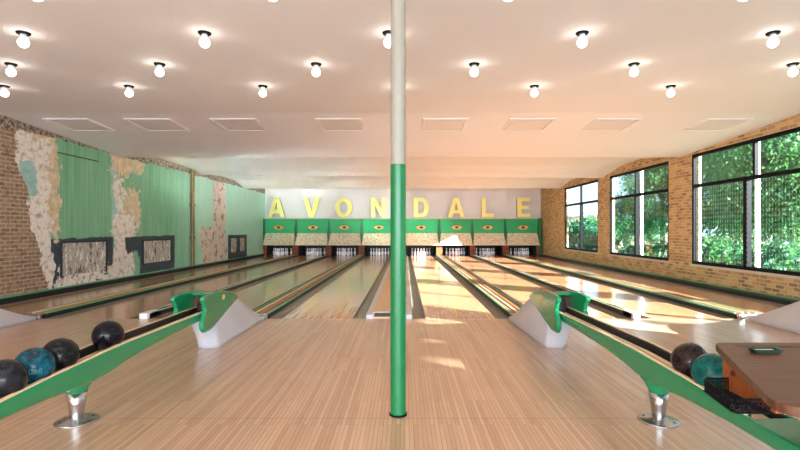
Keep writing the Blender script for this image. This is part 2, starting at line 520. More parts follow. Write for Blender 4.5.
# ceiling: flat over the approach, then sloped bays between dropped beams
def zceil(x, y):
    t = (x - WL) / (WR - WL)
    b2 = 3.30 + (3.18 - 3.30) * t
    pts = [(-7.2, ZC), (8.85, ZC), (12.75, 3.20), (12.85, 3.20), (13.7, 3.32), (14.9, 3.45), (16.2, 3.43), (17.3, b2 + 0.10), (17.8, b2),
           (18.6, b2 + 0.08), (19.9, 3.46), (21.2, 3.44), (22.2, 3.30), (22.65, 3.21), (23.6, 3.32), (24.8, 3.46), (26.2, 3.50)]
    for (a, za), (c, zc_) in zip(pts, pts[1:]):
        if a <= y <= c:
            return za + (zc_ - za) * (y - a) / (c - a)
    return ZC
bm = bmesh.new()
ys = [-7.2, 8.85, 12.75, 12.85, 13.3, 13.7, 14.3, 14.9, 15.6, 16.2, 16.8, 17.3, 17.8, 18.2, 18.6, 19.2, 19.9, 20.6, 21.2, 21.7, 22.2, 22.65, 23.1, 23.6, 24.2, 24.8, 25.5, 26.2]
xs = [WL - 0.3 + (WR - WL + 0.7) * i / 6 for i in range(7)]
g = [[bm.verts.new((x, y, zceil(x, y))) for x in xs] for y in ys]
gt = [[bm.verts.new((x, y, 3.75)) for x in (xs[0], xs[-1])] for y in (ys[0], ys[-1])]
for j in range(len(ys) - 1):
    for i in range(6):
        bm.faces.new((g[j][i], g[j + 1][i], g[j + 1][i + 1], g[j][i + 1]))
bm.faces.new((gt[0][0], gt[0][1], gt[1][1], gt[1][0]))
bm.faces.new([gt[0][0], gt[0][1]] + [g[0][i] for i in range(6, -1, -1)])
bm.faces.new([gt[1][1], gt[1][0]] + [g[-1][i] for i in range(7)])
bm.faces.new([gt[0][0]] + [g[j][0] for j in range(len(ys))] + [gt[1][0]])
bm.faces.new([gt[0][1]] + [g[j][6] for j in range(len(ys))] + [gt[1][1]])
struct('ceiling', bm, M['ceiling'])

# left wall
struct('wall_left', B((WL - 0.25, WL, -7.2, 27.6, -0.35, 3.6)), M['left_wall'])
# right wall with window openings
WZ0, WZ1 = 0.50, 3.18
WIN = [(18.25, 22.1), (13.36, 17.24), (8.43, 12.3), (3.53, 7.4), (-1.37, 2.5)]
T = 0.19
bm = bmesh.new()
edges = [-7.2] + sorted([v for w in WIN for v in w]) + [27.6]
opens = {round(w[0], 3) for w in WIN}
for a, b in zip(edges, edges[1:]):
    if round(a, 3) in opens:
        box(bm, WR, WR + T, a, b, -0.35, WZ0); box(bm, WR, WR + T, a, b, WZ1, 3.6)
    else:
        box(bm, WR, WR + T, a, b, -0.35, 3.6)
struct('wall_right', bm, M['brick_tan'])
# wall behind the camera with shop windows
bm = bmesh.new()
box(bm, WL - 0.25, WR + 0.3, -7.25, -7.0, -0.1, 0.7); box(bm, WL - 0.25, WR + 0.3, -7.25, -7.0, 3.1, 3.6)
for a, b in ((WL - 0.25, -6.6), (-2.5, -1.9), (2.3, 2.9), (6.6, WR + 0.3)):
    box(bm, a, b, -7.25, -7.0, 0.7, 3.1)
struct('wall_front', bm, M['brick_tan'])
# far wall: lettered upper part and the dark pit behind the pins
struct('wall_back', B((WL, WR, WALL_Y, WALL_Y + 0.12, 0.62, 3.6)), M['white_wall'])
struct('wall_back', B((WL, WR, 27.3, 27.45, -0.35, 0.9), (WL, WR, WALL_Y, 27.45, 0.6, 0.72)), M['pit'])

# windows
for k, (a, b) in enumerate(WIN):
    mid = (a + b) / 2 if k else 20.1
    fx0, fx1 = WR + 0.015, WR + 0.085
    fw = 0.075
    w = struct('window_%d' % (k + 1), B((fx0, fx1, a, a + fw, WZ0, WZ1), (fx0, fx1, b - fw, b, WZ0, WZ1),
                 (fx0, fx1, a + fw, b - fw, WZ0, WZ0 + fw), (fx0, fx1, a + fw, b - fw, WZ1 - fw, WZ1)), M['steel_black'])
    struct('window_transom', B((fx0 - 0.01, fx1, a + fw, b - fw, 2.36, 2.44)), M['steel_black'], parent=w)
    struct('window_mullion', B((fx0 - 0.005, fx1, mid - 0.035 - (0.25 if k == 2 else 0), mid + 0.035 - (0.25 if k == 2 else 0), 2.44, WZ1 - fw), (fx0 - 0.02, fx1 + 0.02, mid - 0.05, mid + 0.05, WZ0 + fw, 2.36)), M['steel_black'], parent=w)
    struct('window_pane', B((fx0 + 0.03, fx0 + 0.036, a + fw, b - fw, WZ0 + fw, WZ1 - fw)), M['glass'], parent=w)
    struct('window_sill', B((WR - 0.03, WR + 0.22, a - 0.02, b + 0.02, WZ0 - 0.045, WZ0)), M['sill'], parent=w)
    if k in (1, 2):
        bm = bmesh.new()
        vv = [bm.verts.new((fx1 + 0.06, yy, zz)) for yy, zz in ((a + fw, WZ0 + fw), (b - fw, WZ0 + fw), (b - fw, 2.36), (a + fw, 2.36))]
        bm.faces.new(vv)
        if k == 2:
            struct('window_screen', bm, M['screen'], parent=w)
        else:
            bm.free()

# side trims along the outer gutters
L1 = LANES[0] - HALF - GUT
R8 = LANES[-1] + HALF + GUT
t1 = struct('trim_1', B((WL, L1, FOUL - 2.2, 25.6, -0.16, 0.10)), M['black'])
struct('trim_cap', B((WL, WL + 0.03, FOUL - 2.2, 25.6, 0.10, 0.128)), M['green_trim'], parent=t1)
t2 = struct('trim_2', B((R8, WR, FOUL - 2.2, 25.6, -0.16, 0.07)), M['black'])
struct('trim_cap', B((WR - 0.035, WR, FOUL - 2.2, 25.6, 0.07, 0.095)), M['green_trim'], parent=t2)

# ------------------------------------------------------------------ lanes
def gutter_bm(x0, x1):
    bm = bmesh.new()
    n = 8
    prof = []
    for i in range(n + 1):
        a = PI * i / n
        prof.append(((x0 + x1) / 2 - math.cos(a) * (x1 - x0) / 2, -0.004 - math.sin(a) * 0.085))
    prof += [(x1, -0.12), (x0, -0.12)]
    prism(bm, prof, 1, FOUL, LANE_END)
    return bm
for i, x in enumerate(LANES):
    hint = ['beside the peeling green wall', 'between the two left pairs of gutters', 'left of the near left ball return', 'left of the green post',
            'right of the green post', 'behind the right ball return', 'sunlit, near the windows', 'beside the brick wall under the windows'][i]
    ln = thing('bowling_lane', 'polished maple bowling lane, %s, %s' % (ORD[i], hint), 'bowling lane', (x, FOUL, 0), group='bowling lanes')
    o = obj('lane_surface', B((-HALF, HALF, 0, LANE_END - FOUL, -0.12, 0.0)), M['lane'], ln)
    for s in (-1, 1):
        x0, x1 = (x - HALF - GUT, x - HALF) if s < 0 else (x + HALF, x + HALF + GUT)
        o = obj('gutter', gutter_bm(x0, x1), M['dark_gutter'], ln)
        o.matrix_parent_inverse = Matrix.Translation((-x, -FOUL, 0))

# dividers and ball-track covers between the lanes
def between(i):
    return LANES[i] + HALF + GUT, LANES[i + 1] - HALF - GUT
def track_cover(i, where):
    a, b = between(i)
    c = (a + b) / 2; w = (b - a) / 2
    y1 = 25.2 - FOUL
    t = thing('ball_track_cover', 'long raised cover of the ball return track, %s' % where, 'track cover', (c, FOUL, 0), group='ball track covers')
    obj('base', B((-w, w, 0, y1, -0.16, 0.06)), M['black'], t)
    obj('top_board', B((-w + 0.03, w - 0.03, 0.05, y1, 0.06, 0.075)), M['brown_strip'], t)
    for s in (-1, 1):
        obj('edge_strip', B((s * w - (0.016 if s > 0 else 0), s * w + (0.016 if s < 0 else 0), 0.05, y1, 0.06, 0.085)), M['green_trim'], t)
        obj('return_rail', B((s * 0.045 - 0.011, s * 0.045 + 0.011, 0.05, y1, 0.075, 0.09)), M['orange_strip' if s > 0 else 'cream_rail'], t)
    obj('end_bracket', B((-w, w, -0.06, 0.05, 0.0, 0.075), (-w + 0.02, -w + 0.07, -0.075, -0.06, 0.02, 0.055), (w - 0.07, w - 0.02, -0.075, -0.06, 0.02, 0.055)), M['chrome'], t, bevel=0.006)
def divider(i, where):
    a, b = between(i)
    c = (a + b) / 2; w = (b - a) / 2
    y1 = 25.2 - FOUL
    t = thing('lane_divider', 'low black lane divider with pale edges, %s' % where, 'lane divider', (c, FOUL, 0), group='lane dividers')
    obj('base', B((-w, w, 0, y1, -0.16, 0.07)), M['black'], t)
    for s in (-1, 1):
        obj('edge_strip', B((s * w - (0.014 if s > 0 else 0), s * w + (0.014 if s < 0 else 0), 0.05, y1, 0.07, 0.085)), M['pale_trim'], t)
    obj('end_block', B((-w, w, -0.07, 0.3, 0.0, 0.09)), M['white'], t, bevel=0.01)
track_cover(0, 'between the leftmost two lanes')
divider(1, 'between second and third lanes from left')
track_cover(2, 'running from the left green ball return')
track_cover(4, 'running from the right green ball return')
divider(5, 'between second and third lanes from right')
track_cover(6, 'between the rightmost two lanes')
a, b = between(3)
t = thing('centre_platform', 'flat tan wooden strip between the middle lanes behind the green post', 'platform', ((a + b) / 2, FOUL, 0))
w = (b - a) / 2
obj('deck', B((-w + 0.1, w - 0.1, 0.02, 17.7, -0.16, 0.10)), M['platform'], t)
obj('end_face', B((-w + 0.12, w - 0.12, 0.0, 0.02, 0.03, 0.085)), M['black'], t)
for s in (-1, 1):
    obj('side_strip', B((s * (w - 0.05) - 0.05, s * (w - 0.05) + 0.05, 0.0, 17.7, -0.16, 0.06)), M['fairing'], t)

# ------------------------------------------------------------------ pin decks: masking units, partitions, pins
def emblem(parent, x, y, z, s=1.0):
    def ell(rx, rz, n, y0, y1, pw=1.0):
        bm = bmesh.new()
        pts = []
        for k in range(n):
            a = 2 * PI * k / n
            pts.append((x + rx * math.cos(a), z + rz * math.copysign(abs(math.sin(a)) ** pw, math.sin(a))))
        return prism(bm, pts, 1, y0, y1)
    obj('emblem_rim', ell(0.30 * s, 0.125 * s, 28, y - 0.012, y, 1.35), M['brown'], parent)
    g_ = obj('emblem', ell(0.275 * s, 0.105 * s, 28, y - 0.02, y - 0.005, 1.3), M['gold'], parent)
    obj('emblem_center', ell(0.095 * s, 0.062 * s, 16, y - 0.03, y - 0.018), M['brown'], g_)
bounds = [WL + 0.05] + [(LANES[i] + LANES[i + 1]) / 2 for i in range(7)] + [WR - 0.05]
bounds[0] = LANES[0] - 0.76
bounds[8] = LANES[7] + 0.80
for i, x in enumerate(LANES):
    a, b = bounds[i], bounds[i + 1]
    u = thing('masking_unit', 'green pin-deck hood with eye-shaped emblem and speckled lower panel, %s' % ORD[i], 'masking unit', (0, 0, 0), group='masking units above the pins')
    bm = bmesh.new()
    # upper green face with recessed wedge sides
    box(bm, a + 0.01, b - 0.01, MASK_Y + 0.12, WALL_Y, 0.56, 1.90)
    obj('housing', bm, M['green_dark'], u)
    bm = bmesh.new()
    iw = 0.10
    rings = [[(a + 0.02, MASK_Y + 0.10, 1.90), (b - 0.02, MASK_Y + 0.10, 1.90), (b - 0.02, MASK_Y + 0.13, 1.90), (a + 0.02, MASK_Y + 0.13, 1.90)],
             [(a + iw, MASK_Y - 0.02, 1.17), (b - iw, MASK_Y - 0.02, 1.17), (b - iw, MASK_Y + 0.13, 1.17), (a + iw, MASK_Y + 0.13, 1.17)]]
    loft(bm, rings)
    obj('front_panel', bm, M['green_mask'], u, bevel=0.01)
    bm = bmesh.new()
    rings = [[(a + iw, MASK_Y - 0.03, 1.17), (b - iw, MASK_Y - 0.03, 1.17), (b - iw, MASK_Y + 0.13, 1.17), (a + iw, MASK_Y + 0.13, 1.17)],
             [(a + 0.03, MASK_Y - 0.28, 0.60), (b - 0.03, MASK_Y - 0.28, 0.60), (b - 0.03, MASK_Y + 0.13, 0.60), (a + 0.03, MASK_Y + 0.13, 0.60)]]
    loft(bm, rings)
    obj('lower_panel', bm, M['speckle'], u)
    obj('lip', B((a + 0.02, b - 0.02, MASK_Y - 0.30, MASK_Y + 0.13, 0.555, 0.60)), M['cream_rail'], u)
    emblem(u, x, MASK_Y + 0.025, 1.46)
    obj('top_rail', B((a, b, MASK_Y + 0.06, WALL_Y, 1.90, 1.93)), M['cream_rail'], u)
for s, xa, xb in ((-1, WL + 0.01, bounds[0] - 0.002), (1, bounds[8], WR - 0.05)):
    u = thing('end_panel', 'narrow green panel closing the %s end of the pin-deck hoods' % ('left' if s < 0 else 'right'), 'panel', (0, 0, 0))
    obj('panel', B((xa, xb, MASK_Y + 0.02, WALL_Y, 0.3 if s < 0 else 0.0, 1.93)), M['green_dark'], u)
    if s < 0:
        obj('foot_post', B((xa, xb, MASK_Y + 0.04, WALL_Y, 0.0, 0.3)), M['gold'], u)

for i, x in enumerate(LANES):
    pl = bpy.data.lights.new('pin_deck_light', 'AREA'); pl.shape = 'RECTANGLE'; pl.size = 1.0; pl.size_y = 0.15; pl.energy = 1.1; pl.color = (0.85, 0.92, 1.0)
    po = bpy.data.objects.new('pin_deck_light', pl); po.location = (x, MASK_Y - 0.1, 0.55); po.rotation_euler = (math.radians(40), 0, 0)
    COL.objects.link(po)
# wooden partitions between the pin decks
parts = [(L1 - 0.0, L1 + 0.02 + 0.16)] + [between(i) for i in range(7)] + [(R8 - 0.16, R8 + 0.02)]
names = ['at the left wall'] + ['between the %s and next lane' % n for n in ORD[:4]] + ['between fourth from right and third from right lanes', 'between third and second lanes from right', 'between the rightmost two lanes', 'at the right wall']
for (a, b), nm in zip(parts, names):
    c = (a + b) / 2
    w = max(0.13, min((b - a) / 2, 0.34))
    if nm.startswith('at'):
        w = 0.05; c = (WL + 0.15) if 'left' in nm else (R8 - 0.03)
    t = thing('pit_partition', 'pit partition with reddish wooden front beside the pins, %s' % nm, 'partition', (c, 25.32, 0), group='pit partitions')
    bm = bmesh.new(); prism(bm, [(0.14, 0.0), (1.88, 0.0), (1.88, 0.555), (0.20, 0.555)], 0, -w, w)
    obj('kickboard', bm, M['pit'], t)
    w2 = min(w, 0.15)
    bm = bmesh.new(); prism(bm, [(0.0, 0.0), (0.139, 0.0), (0.199, 0.554), (0.14, 0.554), (0.09, 0.3)], 0, -w2, w2)
    obj('front_board', bm, M['kick_wood'], t)
# pins
bm = bmesh.new()
prof = [(0.0, 0.0), (0.026, 0.0), (0.0305, 0.012), (0.046, 0.06), (0.0605, 0.115), (0.056, 0.16), (0.040, 0.20), (0.0265, 0.235), (0.0235, 0.255),
        (0.0245, 0.27), (0.0225, 0.285), (0.0265, 0.315), (0.0320, 0.345), (0.0285, 0.365), (0.017, 0.378), (0.0, 0.381)]
mis = [0] * 15
mis[8] = 1
lathe(bm, prof, seg=12, mis=mis)
pin0 = obj('bowling_pin', bm, [M['pin_white'], M['pin_red']], smooth=True)
PIN = [(0, 0, 'the front pin'), (-1, 1, 'left in second row'), (1, 1, 'right in second row'), (-2, 2, 'left in third row'), (0, 2, 'middle of third row'), (2, 2, 'right in third row'),
       (-3, 3, 'outer left in back row'), (-1, 3, 'inner left in back row'), (1, 3, 'inner right in back row'), (3, 3, 'outer right in back row')]
first = True
for i, x in enumerate(LANES):
    for px, row, nm in PIN:
        o = pin0 if first else pin0.copy()
        if not first: COL.objects.link(o)
        first = False
        o.location = (x + px * 0.1525, 25.60 + row * 0.264, 0.0)
        tag(o, 'white bowling pin, %s, on the lane %s' % (nm, ORD[i]), 'bowling pin', 'pins standing on the eight lanes')

# ------------------------------------------------------------------ wall letters
def letter(ch, x, label):
    cu = bpy.data.curves.new('wall_letter', 'CURVE')
    cu.dimensions = '2D'; cu.fill_mode = 'BOTH'; cu.extrude = 0.08
    def poly(pts):
        s = cu.splines.new('POLY'); s.points.add(len(pts) - 1); s.use_cyclic_u = True
        for p, q in zip(s.points, pts):
            p.co = (q[0], q[1], 0, 1)
    def arc(cx, cy, rx, ry, a0, a1, n):
        return [(cx + rx * math.cos(math.radians(a0 + (a1 - a0) * k / n)), cy + ry * math.sin(math.radians(a0 + (a1 - a0) * k / n))) for k in range(n + 1)]
    if ch == 'A':
        poly([(-0.44, 0), (-0.13, 1), (0.13, 1), (0.44, 0), (0.21, 0), (0.155, 0.19), (-0.155, 0.19), (-0.21, 0)])
        poly([(-0.10, 0.37), (0.10, 0.37), (0.0, 0.74)])
    elif ch == 'V':
        poly([(-0.44, 1), (-0.20, 1), (0.0, 0.30), (0.20, 1), (0.44, 1), (0.13, 0), (-0.13, 0)])
    elif ch == 'O':
        poly(arc(0, 0.5, 0.45, 0.51, 0, 352, 44)); poly(arc(0, 0.5, 0.21, 0.30, 0, 350, 35))
    elif ch == 'N':
        poly([(-0.38, 0), (-0.38, 1), (-0.17, 1), (0.17, 0.42), (0.17, 1), (0.38, 1), (0.38, 0), (0.18, 0), (-0.17, 0.58), (-0.17, 0)])
    elif ch == 'D':
        poly([(-0.38, 0), (-0.38, 1), (-0.02, 1)] + arc(-0.02, 0.5, 0.42, 0.5, 88, -88, 24) + [(-0.02, 0)])
        poly([(-0.16, 0.2), (-0.16, 0.8), (-0.02, 0.8)] + arc(-0.02, 0.5, 0.20, 0.30, 86, -86, 16) + [(-0.02, 0.2)])
    elif ch == 'L':
        poly([(-0.30, 0), (-0.30, 1), (-0.07, 1), (-0.07, 0.2), (0.34, 0.2), (0.34, 0)])
    elif ch == 'E':
        poly([(-0.33, 0), (-0.33, 1), (0.33, 1), (0.33, 0.81), (-0.10, 0.81), (-0.10, 0.60), (0.27, 0.60), (0.27, 0.41), (-0.10, 0.41), (-0.10, 0.19), (0.34, 0.19), (0.34, 0)])
    tmp = bpy.data.objects.new('tmp', cu); COL.objects.link(tmp)
    bpy.context.view_layer.update()
    me = bpy.data.meshes.new_from_object(tmp.evaluated_get(bpy.context.evaluated_depsgraph_get()))
    bpy.data.objects.remove(tmp)
    me.materials.clear(); me.materials.append(M['yellow']); me.materials.append(M['letter_shade'])
    for pg in me.polygons:
        pg.material_index = 0 if abs(pg.normal.z) > 0.5 else 1
    t = thing('wall_letter', label, 'letter', (x, WALL_Y - 0.19, 1.985), group='yellow letters spelling the name')
    o = bpy.data.objects.new('letter_face', me); COL.objects.link(o)
    o.rotation_euler = (PI / 2, 0, 0); o.parent = t
    o2 = obj('standoff', B((-0.27 if ch != 'V' else -0.05, -0.23 if ch != 'V' else -0.01, 0.075, 0.19, 0.09, 0.13)), M['letter_shade'], t)
LP = [(277, 'A', 'yellow block letter A, first on the left of the white far wall'), (312, 'V', 'yellow block letter V on the white far wall'),
      (344, 'O', 'yellow block letter O on the white far wall'), (378.5, 'N', 'yellow block letter N just left of the green post'),
      (421, 'D', 'yellow block letter D just right of the green post'), (456, 'A', 'yellow block letter A between D and L'),
      (487, 'L', 'yellow block letter L on the white far wall'), (523, 'E', 'yellow block letter E, last on the right')]
for px, ch, lb in LP:
    letter(ch, (px - 404.8) * 25.8 / 500, lb)

# ------------------------------------------------------------------ left wall fittings
def infill(y0, y1, z0, z1, label, cuts=()):
    t = thing('blocked_opening', label, 'blocked opening', (WL, (y0 + y1) / 2, z0), group='blocked openings low in the left wall')
    inv = Matrix.Translation((-WL, -(y0 + y1) / 2, -z0))
    o = obj('infill', B((WL - 0.03, WL + 0.012, y0, y1, z0, z1)), M['infill'], t); o.matrix_parent_inverse = inv
    for q in ((y0 - 0.04, y0, z0 - 0.04, z1 + 0.04), (y1, y1 + 0.04, z0 - 0.04, z1 + 0.04), (y0, y1, z1, z1 + 0.04), *[(c - 0.12, c + 0.12, z0, z1) for c in cuts]):
        o = obj('frame_rail', B((WL - 0.02, WL + 0.03, *q)), M['navy'], t); o.matrix_parent_inverse = inv
infill(10.55, 12.1, 0.36, 1.05, 'pale plastered-up opening in a dark flaking frame, nearest of three')
infill(13.85, 15.45, 0.40, 1.02, 'streaked plastered-up opening in a dark frame, middle of three')
infill(20.75, 21.5, 0.40, 0.98, 'small streaked blocked panel, left half of the farthest dark patch')
infill(21.9, 22.6, 0.40, 0.98, 'small streaked blocked panel, right half of the farthest dark patch')
bm = bmesh.new()
lathe(bm, [(0.065, 0.0), (0.065, 0.9), (0.085, 0.9), (0.085, 1.0), (0.065, 1.0), (0.065, 2.0), (0.085, 2.0), (0.085, 2.1), (0.065, 2.1), (0.065, 3.12), (0.09, 3.12), (0.09, 3.22)], seg=16)
o = obj('drain_pipe', bm, M['pipe'], smooth=False, bevel=0.004)
o.location = (WL + 0.12, 16.8, 0.12)
tag(o, 'old brown vertical pipe with collars on the green left wall', 'pipe')
# small horizontal conduit high on the boards
bm = bmesh.new(); lathe(bm, [(0.012, 0), (0.012, 1.35)], seg=8)
o = obj('conduit', bm, M['rust']); o.location = (WL + 0.014, 10.45, 2.95); o.rotation_euler = (-PI / 2, 0, 0)
tag(o, 'thin dark horizontal conduit high on the green boards', 'conduit')

# ------------------------------------------------------------------ ceiling: hatches and bulbs
HX = [(80, 'first from the left'), (158, 'second from the left'), (240, 'third from the left'), (341, 'fourth from the left'),
      (444, 'fourth from the right'), (527, 'third from the right'), (610, 'second from the right'), (716, 'first from the right')]
sl = -0.21 / 3.9
for px, nm in HX:
    x = (px - 404.8) * 9.65 / 500
    y = 9.65
    t = thing('ceiling_hatch', 'flat rectangular ceiling hatch in the sloped strip, %s' % nm, 'ceiling hatch', (x, y, zceil(x, y)), group='ceiling hatches')
    t.rotation_euler = (math.atan(sl), 0, 0)
    hw, hd = 0.42, 0.44
    obj('frame', B((-hw, -hw + 0.035, -hd, hd, -0.022, -0.002), (hw - 0.035, hw, -hd, hd, -0.022, -0.002), (-hw + 0.035, hw - 0.035, -hd, -hd + 0.02, -0.016, -0.002), (-hw + 0.035, hw - 0.035, hd - 0.02, hd, -0.016, -0.002)), M['white'], t)
    obj('panel', B((-hw + 0.06, hw - 0.06, -hd + 0.055, hd - 0.055, -0.014, -0.002)), M['hatch'], t)

def make_light():
    t = thing('ceiling_light', '', 'ceiling light')
    bm = bmesh.new(); lathe(bm, [(0.0, -0.02), (0.06, -0.018), (0.068, -0.008), (0.068, 0.0), (0, 0)], seg=20)
    obj('canopy', bm, M['steel_black'], t, smooth=True)
    bm = bmesh.new(); lathe(bm, [(0.026, -0.058), (0.030, -0.045), (0.03, -0.02)], seg=16)
    obj('lamp_socket', bm, M['white'], t, smooth=True)
    bm = bmesh.new()
    prof = [(0.0, -0.157)] + [(0.052 * math.sin(PI * k / 12), -0.105 - 0.052 * math.cos(PI * k / 12)) for k in range(1, 11)] + [(0.022, -0.052)]
    lathe(bm, prof, seg=20)
    obj('bulb', bm, M['bulb'], t, smooth=True)
    return t
light0 = make_light()
rows = [(7.22, False, 'far row'), (6.26, True, 'middle row'), (5.27, False, 'near row'), (4.20, True, 'row at the top edge')]
rows += [(4.28 - 0.99 * k, k % 2 == 0, 'rows behind') for k in range(1, 7, 1)]
WORDS = ['first', 'second', 'third', 'fourth', 'fifth', 'sixth', 'seventh', 'eighth']
first = True
for ri, (y, half, rn) in enumerate(rows):
    xs_ = [(-0.12 + 1.98 * (k + (0.5 if half else 0))) for k in range(-3 if not half else -4, 4)]
    if ri == 0: xs_ = [-5.78, -3.98, -2.05, -0.10, 1.87, 3.84]
    if ri == 1: xs_ = [-4.93, -3.07, -1.11, 0.87, 2.87, 4.86]
    if ri == 2: xs_ = [-4.02, -2.11, -0.17, 1.87, 3.88]
    xs_ = [v for v in xs_ if WL + 0.5 < v < WR - 0.5]
    # only the lamps inside the photo's width count in the wording
    vis = [v for v in xs_ if abs(v) / y < 0.82]
    for v in xs_:
        if ri < 4:
            if v not in vis: continue
            k = vis.index(v)
            lab = 'bare round ceiling bulb, %s from left in the %s' % (WORDS[k], rn)
        else:
            if ri % 2 and abs(v) > 4.5: pass
            lab = 'bare round ceiling bulb among the rows above and behind the viewer'
        o = light0 if first else copy_tree(light0)
        first = False
        o.location = (v, y, ZC)
        o['label'] = lab
        o['group'] = 'ceiling bulbs' if ri < 4 else 'ceiling bulbs behind the viewer'

# ------------------------------------------------------------------ green post
t = thing('support_post', 'slim round steel post, green below and cream above, standing mid-approach', 'post', (-0.048, 3.60, 0))
bm = bmesh.new(); lathe(bm, [(0.056, 0.012), (0.056, 1.80)], seg=32); obj('lower_shaft', bm, M['post_green'], t, bevel=0.001)
bm = bmesh.new(); lathe(bm, [(0.0545, 1.80), (0.0545, ZC)], seg=32); obj('upper_shaft', bm, M['post_cream'], t, bevel=0.001)
bm = bmesh.new(); lathe(bm, [(0.0, 0.0), (0.064, 0.0), (0.064, 0.014), (0.0, 0.014)], seg=32); obj('base_ring', bm, M['steel_black'], t)

# ------------------------------------------------------------------ ball returns
def interp(pts, y):
    for (a, va), (b, vb) in zip(pts, pts[1:]):
        if y <= b:
            k = max(0, min(1, (y - a) / (b - a)))
            k = k * k * (3 - 2 * k) if False else k
            return va + (vb - va) * k
    return pts[-1][1]
TOP = [(1.95, 0.385), (2.5, 0.415), (3.0, 0.445), (3.7, 0.472), (6.0, 0.465)]
BOT = [(1.95, 0.33), (2.2, 0.31), (2.6, 0.32), (3.0, 0.31), (3.35, 0.285), (3.55, 0.285), (3.8, 0.32), (4.1, 0.345), (4.8, 0.375), (6.0, 0.385)]
def ball_return(cx, label, full):
    t = thing('ball_return', label, 'ball return', (cx, 5.6, 0), group='green ball returns')
    t.rotation_euler.z = (0.027 if cx > 0 else -0.006) if full else 0.0
    inv = Matrix.Translation((0, -5.6, 0))
    def part(name, bm, mat, parent=t, **kw):
        o = obj(name, bm, mat, parent, **kw)
        if parent is t: o.matrix_parent_inverse = inv
        return o
    if full:
        Y = [1.95, 1.98, 2.05, 2.2, 2.44, 2.47, 2.6, 2.8, 3.0, 3.15, 3.3, 3.45, 3.6, 3.8, 4.1, 4.5, 5.0, 5.6]
        rings = []
        for y in Y:
            tz, bz = interp(TOP, y), interp(BOT, y)
            k = 1.0 if y > 2.1 else (0.72 + 0.28 * math.sqrt(max(0, (y - 1.95) / 0.15)))
            deep = 0.055 if y > 2.45 else 0.001
            pts = [(-0.118, tz - 0.004), (-0.112, tz), (-0.098, tz), (-0.09, tz - deep), (0.09, tz - deep), (0.098, tz), (0.112, tz), (0.118, tz - 0.004),
                   (0.122, (tz * 2 + bz) / 3), (0.108, bz + 0.015), (0.085, bz), (-0.085, bz), (-0.108, bz + 0.015), (-0.122, (tz * 2 + bz) / 3)]
            rings.append([(p[0] * k, y, p[1]) for p in pts])
        bm = bmesh.new(); loft(bm, rings)
        part('rack_body', bm, M['green'], smooth=False, bevel=0.004)
        # rails: cream strip beside dark strip
        for s in (-1, 1):
            for nm, xa, xb, h, mt in (('cream_rail', 0.092, 0.112, 0.010, 'cream_rail'), ('dark_rail', 0.076, 0.0925, 0.006, 'black')):
                rings = []
                for y in [2.48, 2.6, 3.0, 3.35, 3.7, 4.5, 5.6]:
                    z = interp(TOP, y)
                    x0, x1 = sorted((s * xa, s * xb))
                    z0 = z - (0.002 if nm == 'cream_rail' else 0.052)
                    rings.append([(x0, y, z0), (x1, y, z0), (x1, y, z + h), (x0, y, z + h)])
                bm = bmesh.new(); loft(bm, rings)
                part(nm, bm, M[mt])
        rings = []
        for y in [2.48, 2.6, 3.0, 3.35, 3.7, 4.5, 5.6]:
            z = interp(TOP, y) - 0.04
            rings.append([(-0.052, y, z - 0.012), (0.052, y, z - 0.012), (0.052, y, z), (-0.052, y, z)])
        bm = bmesh.new(); loft(bm, rings)
        part('track_floor', bm, M['cream_rail'])
        # leg
        ly, lx = 3.48, (-0.05 if cx < 0 else 0.0)
        bm = bmesh.new()
        prof = [(0.066, 0.205), (0.07, 0.225), (0.084, 0.25), (0.1, 0.275), (0.118, 0.30)]
        lathe(bm, prof, lx, ly, 28)
        leg = part('support_leg', bm, M['green'], smooth=True)
        bm = bmesh.new()
        lathe(bm, [(0.040, 0.018), (0.042, 0.04), (0.052, 0.12), (0.066, 0.205)], lx, ly, 28)
        obj('leg_cone', bm, M['chrome'], leg, smooth=True)
        bm = bmesh.new()
        lathe(bm, [(0.0, 0.0), (0.135, 0.0), (0.137, 0.006), (0.125, 0.012), (0.07, 0.018), (0.045, 0.03), (0.0, 0.03)], lx, ly, 36)
        obj('foot_disc', bm, M['chrome'], leg, smooth=True)
        for k in range(4):
            a = PI / 4 + k * PI / 2
            bm = bmesh.new(); lathe(bm, [(0.008, 0.012), (0.008, 0.018), (0.0, 0.02)], lx + 0.1 * math.cos(a), ly + 0.1 * math.sin(a), 8)
            obj('bolt', bm, M['black'], leg)
    # pedestal fairing: long wedge running to the foul line
    def plan(z, yf, yb, wf_, wb):
        pts = []
        n_ = 8
        for k in range(n_ + 1):                      # rounded nose
            a = PI * k / n_
            pts.append((-wf_ * math.cos(a), yf + 0.10 - 0.10 * math.sin(a) ** 0.8, z))
        pts += [(wf_ * 0.4 + wb * 0.6, (yf + yb) / 2, z), (wb, yb - 0.03, z), (wb * 0.8, yb, z), (-wb * 0.8, yb, z), (-wb, yb - 0.03, z), (-wf_ * 0.4 - wb * 0.6, (yf + yb) / 2, z)]
        return pts
    bm = bmesh.new()
    loft(bm, [plan(0.0, 5.60, 7.41, 0.125, 0.132), plan(0.05, 5.585, 7.40, 0.127, 0.132), plan(0.10, 5.57, 7.20, 0.13, 0.135), plan(0.16, 5.54, 7.02, 0.134, 0.14),
              plan(0.23, 5.49, 6.84, 0.14, 0.144), plan(0.30, 5.44, 6.67, 0.146, 0.148), plan(0.38, 5.48, 6.48, 0.146, 0.146), plan(0.46, 5.58, 6.30, 0.142, 0.14), plan(0.50, 5.68, 6.20, 0.13, 0.125)])
    part('pedestal', bm, M['fairing'], smooth=True)
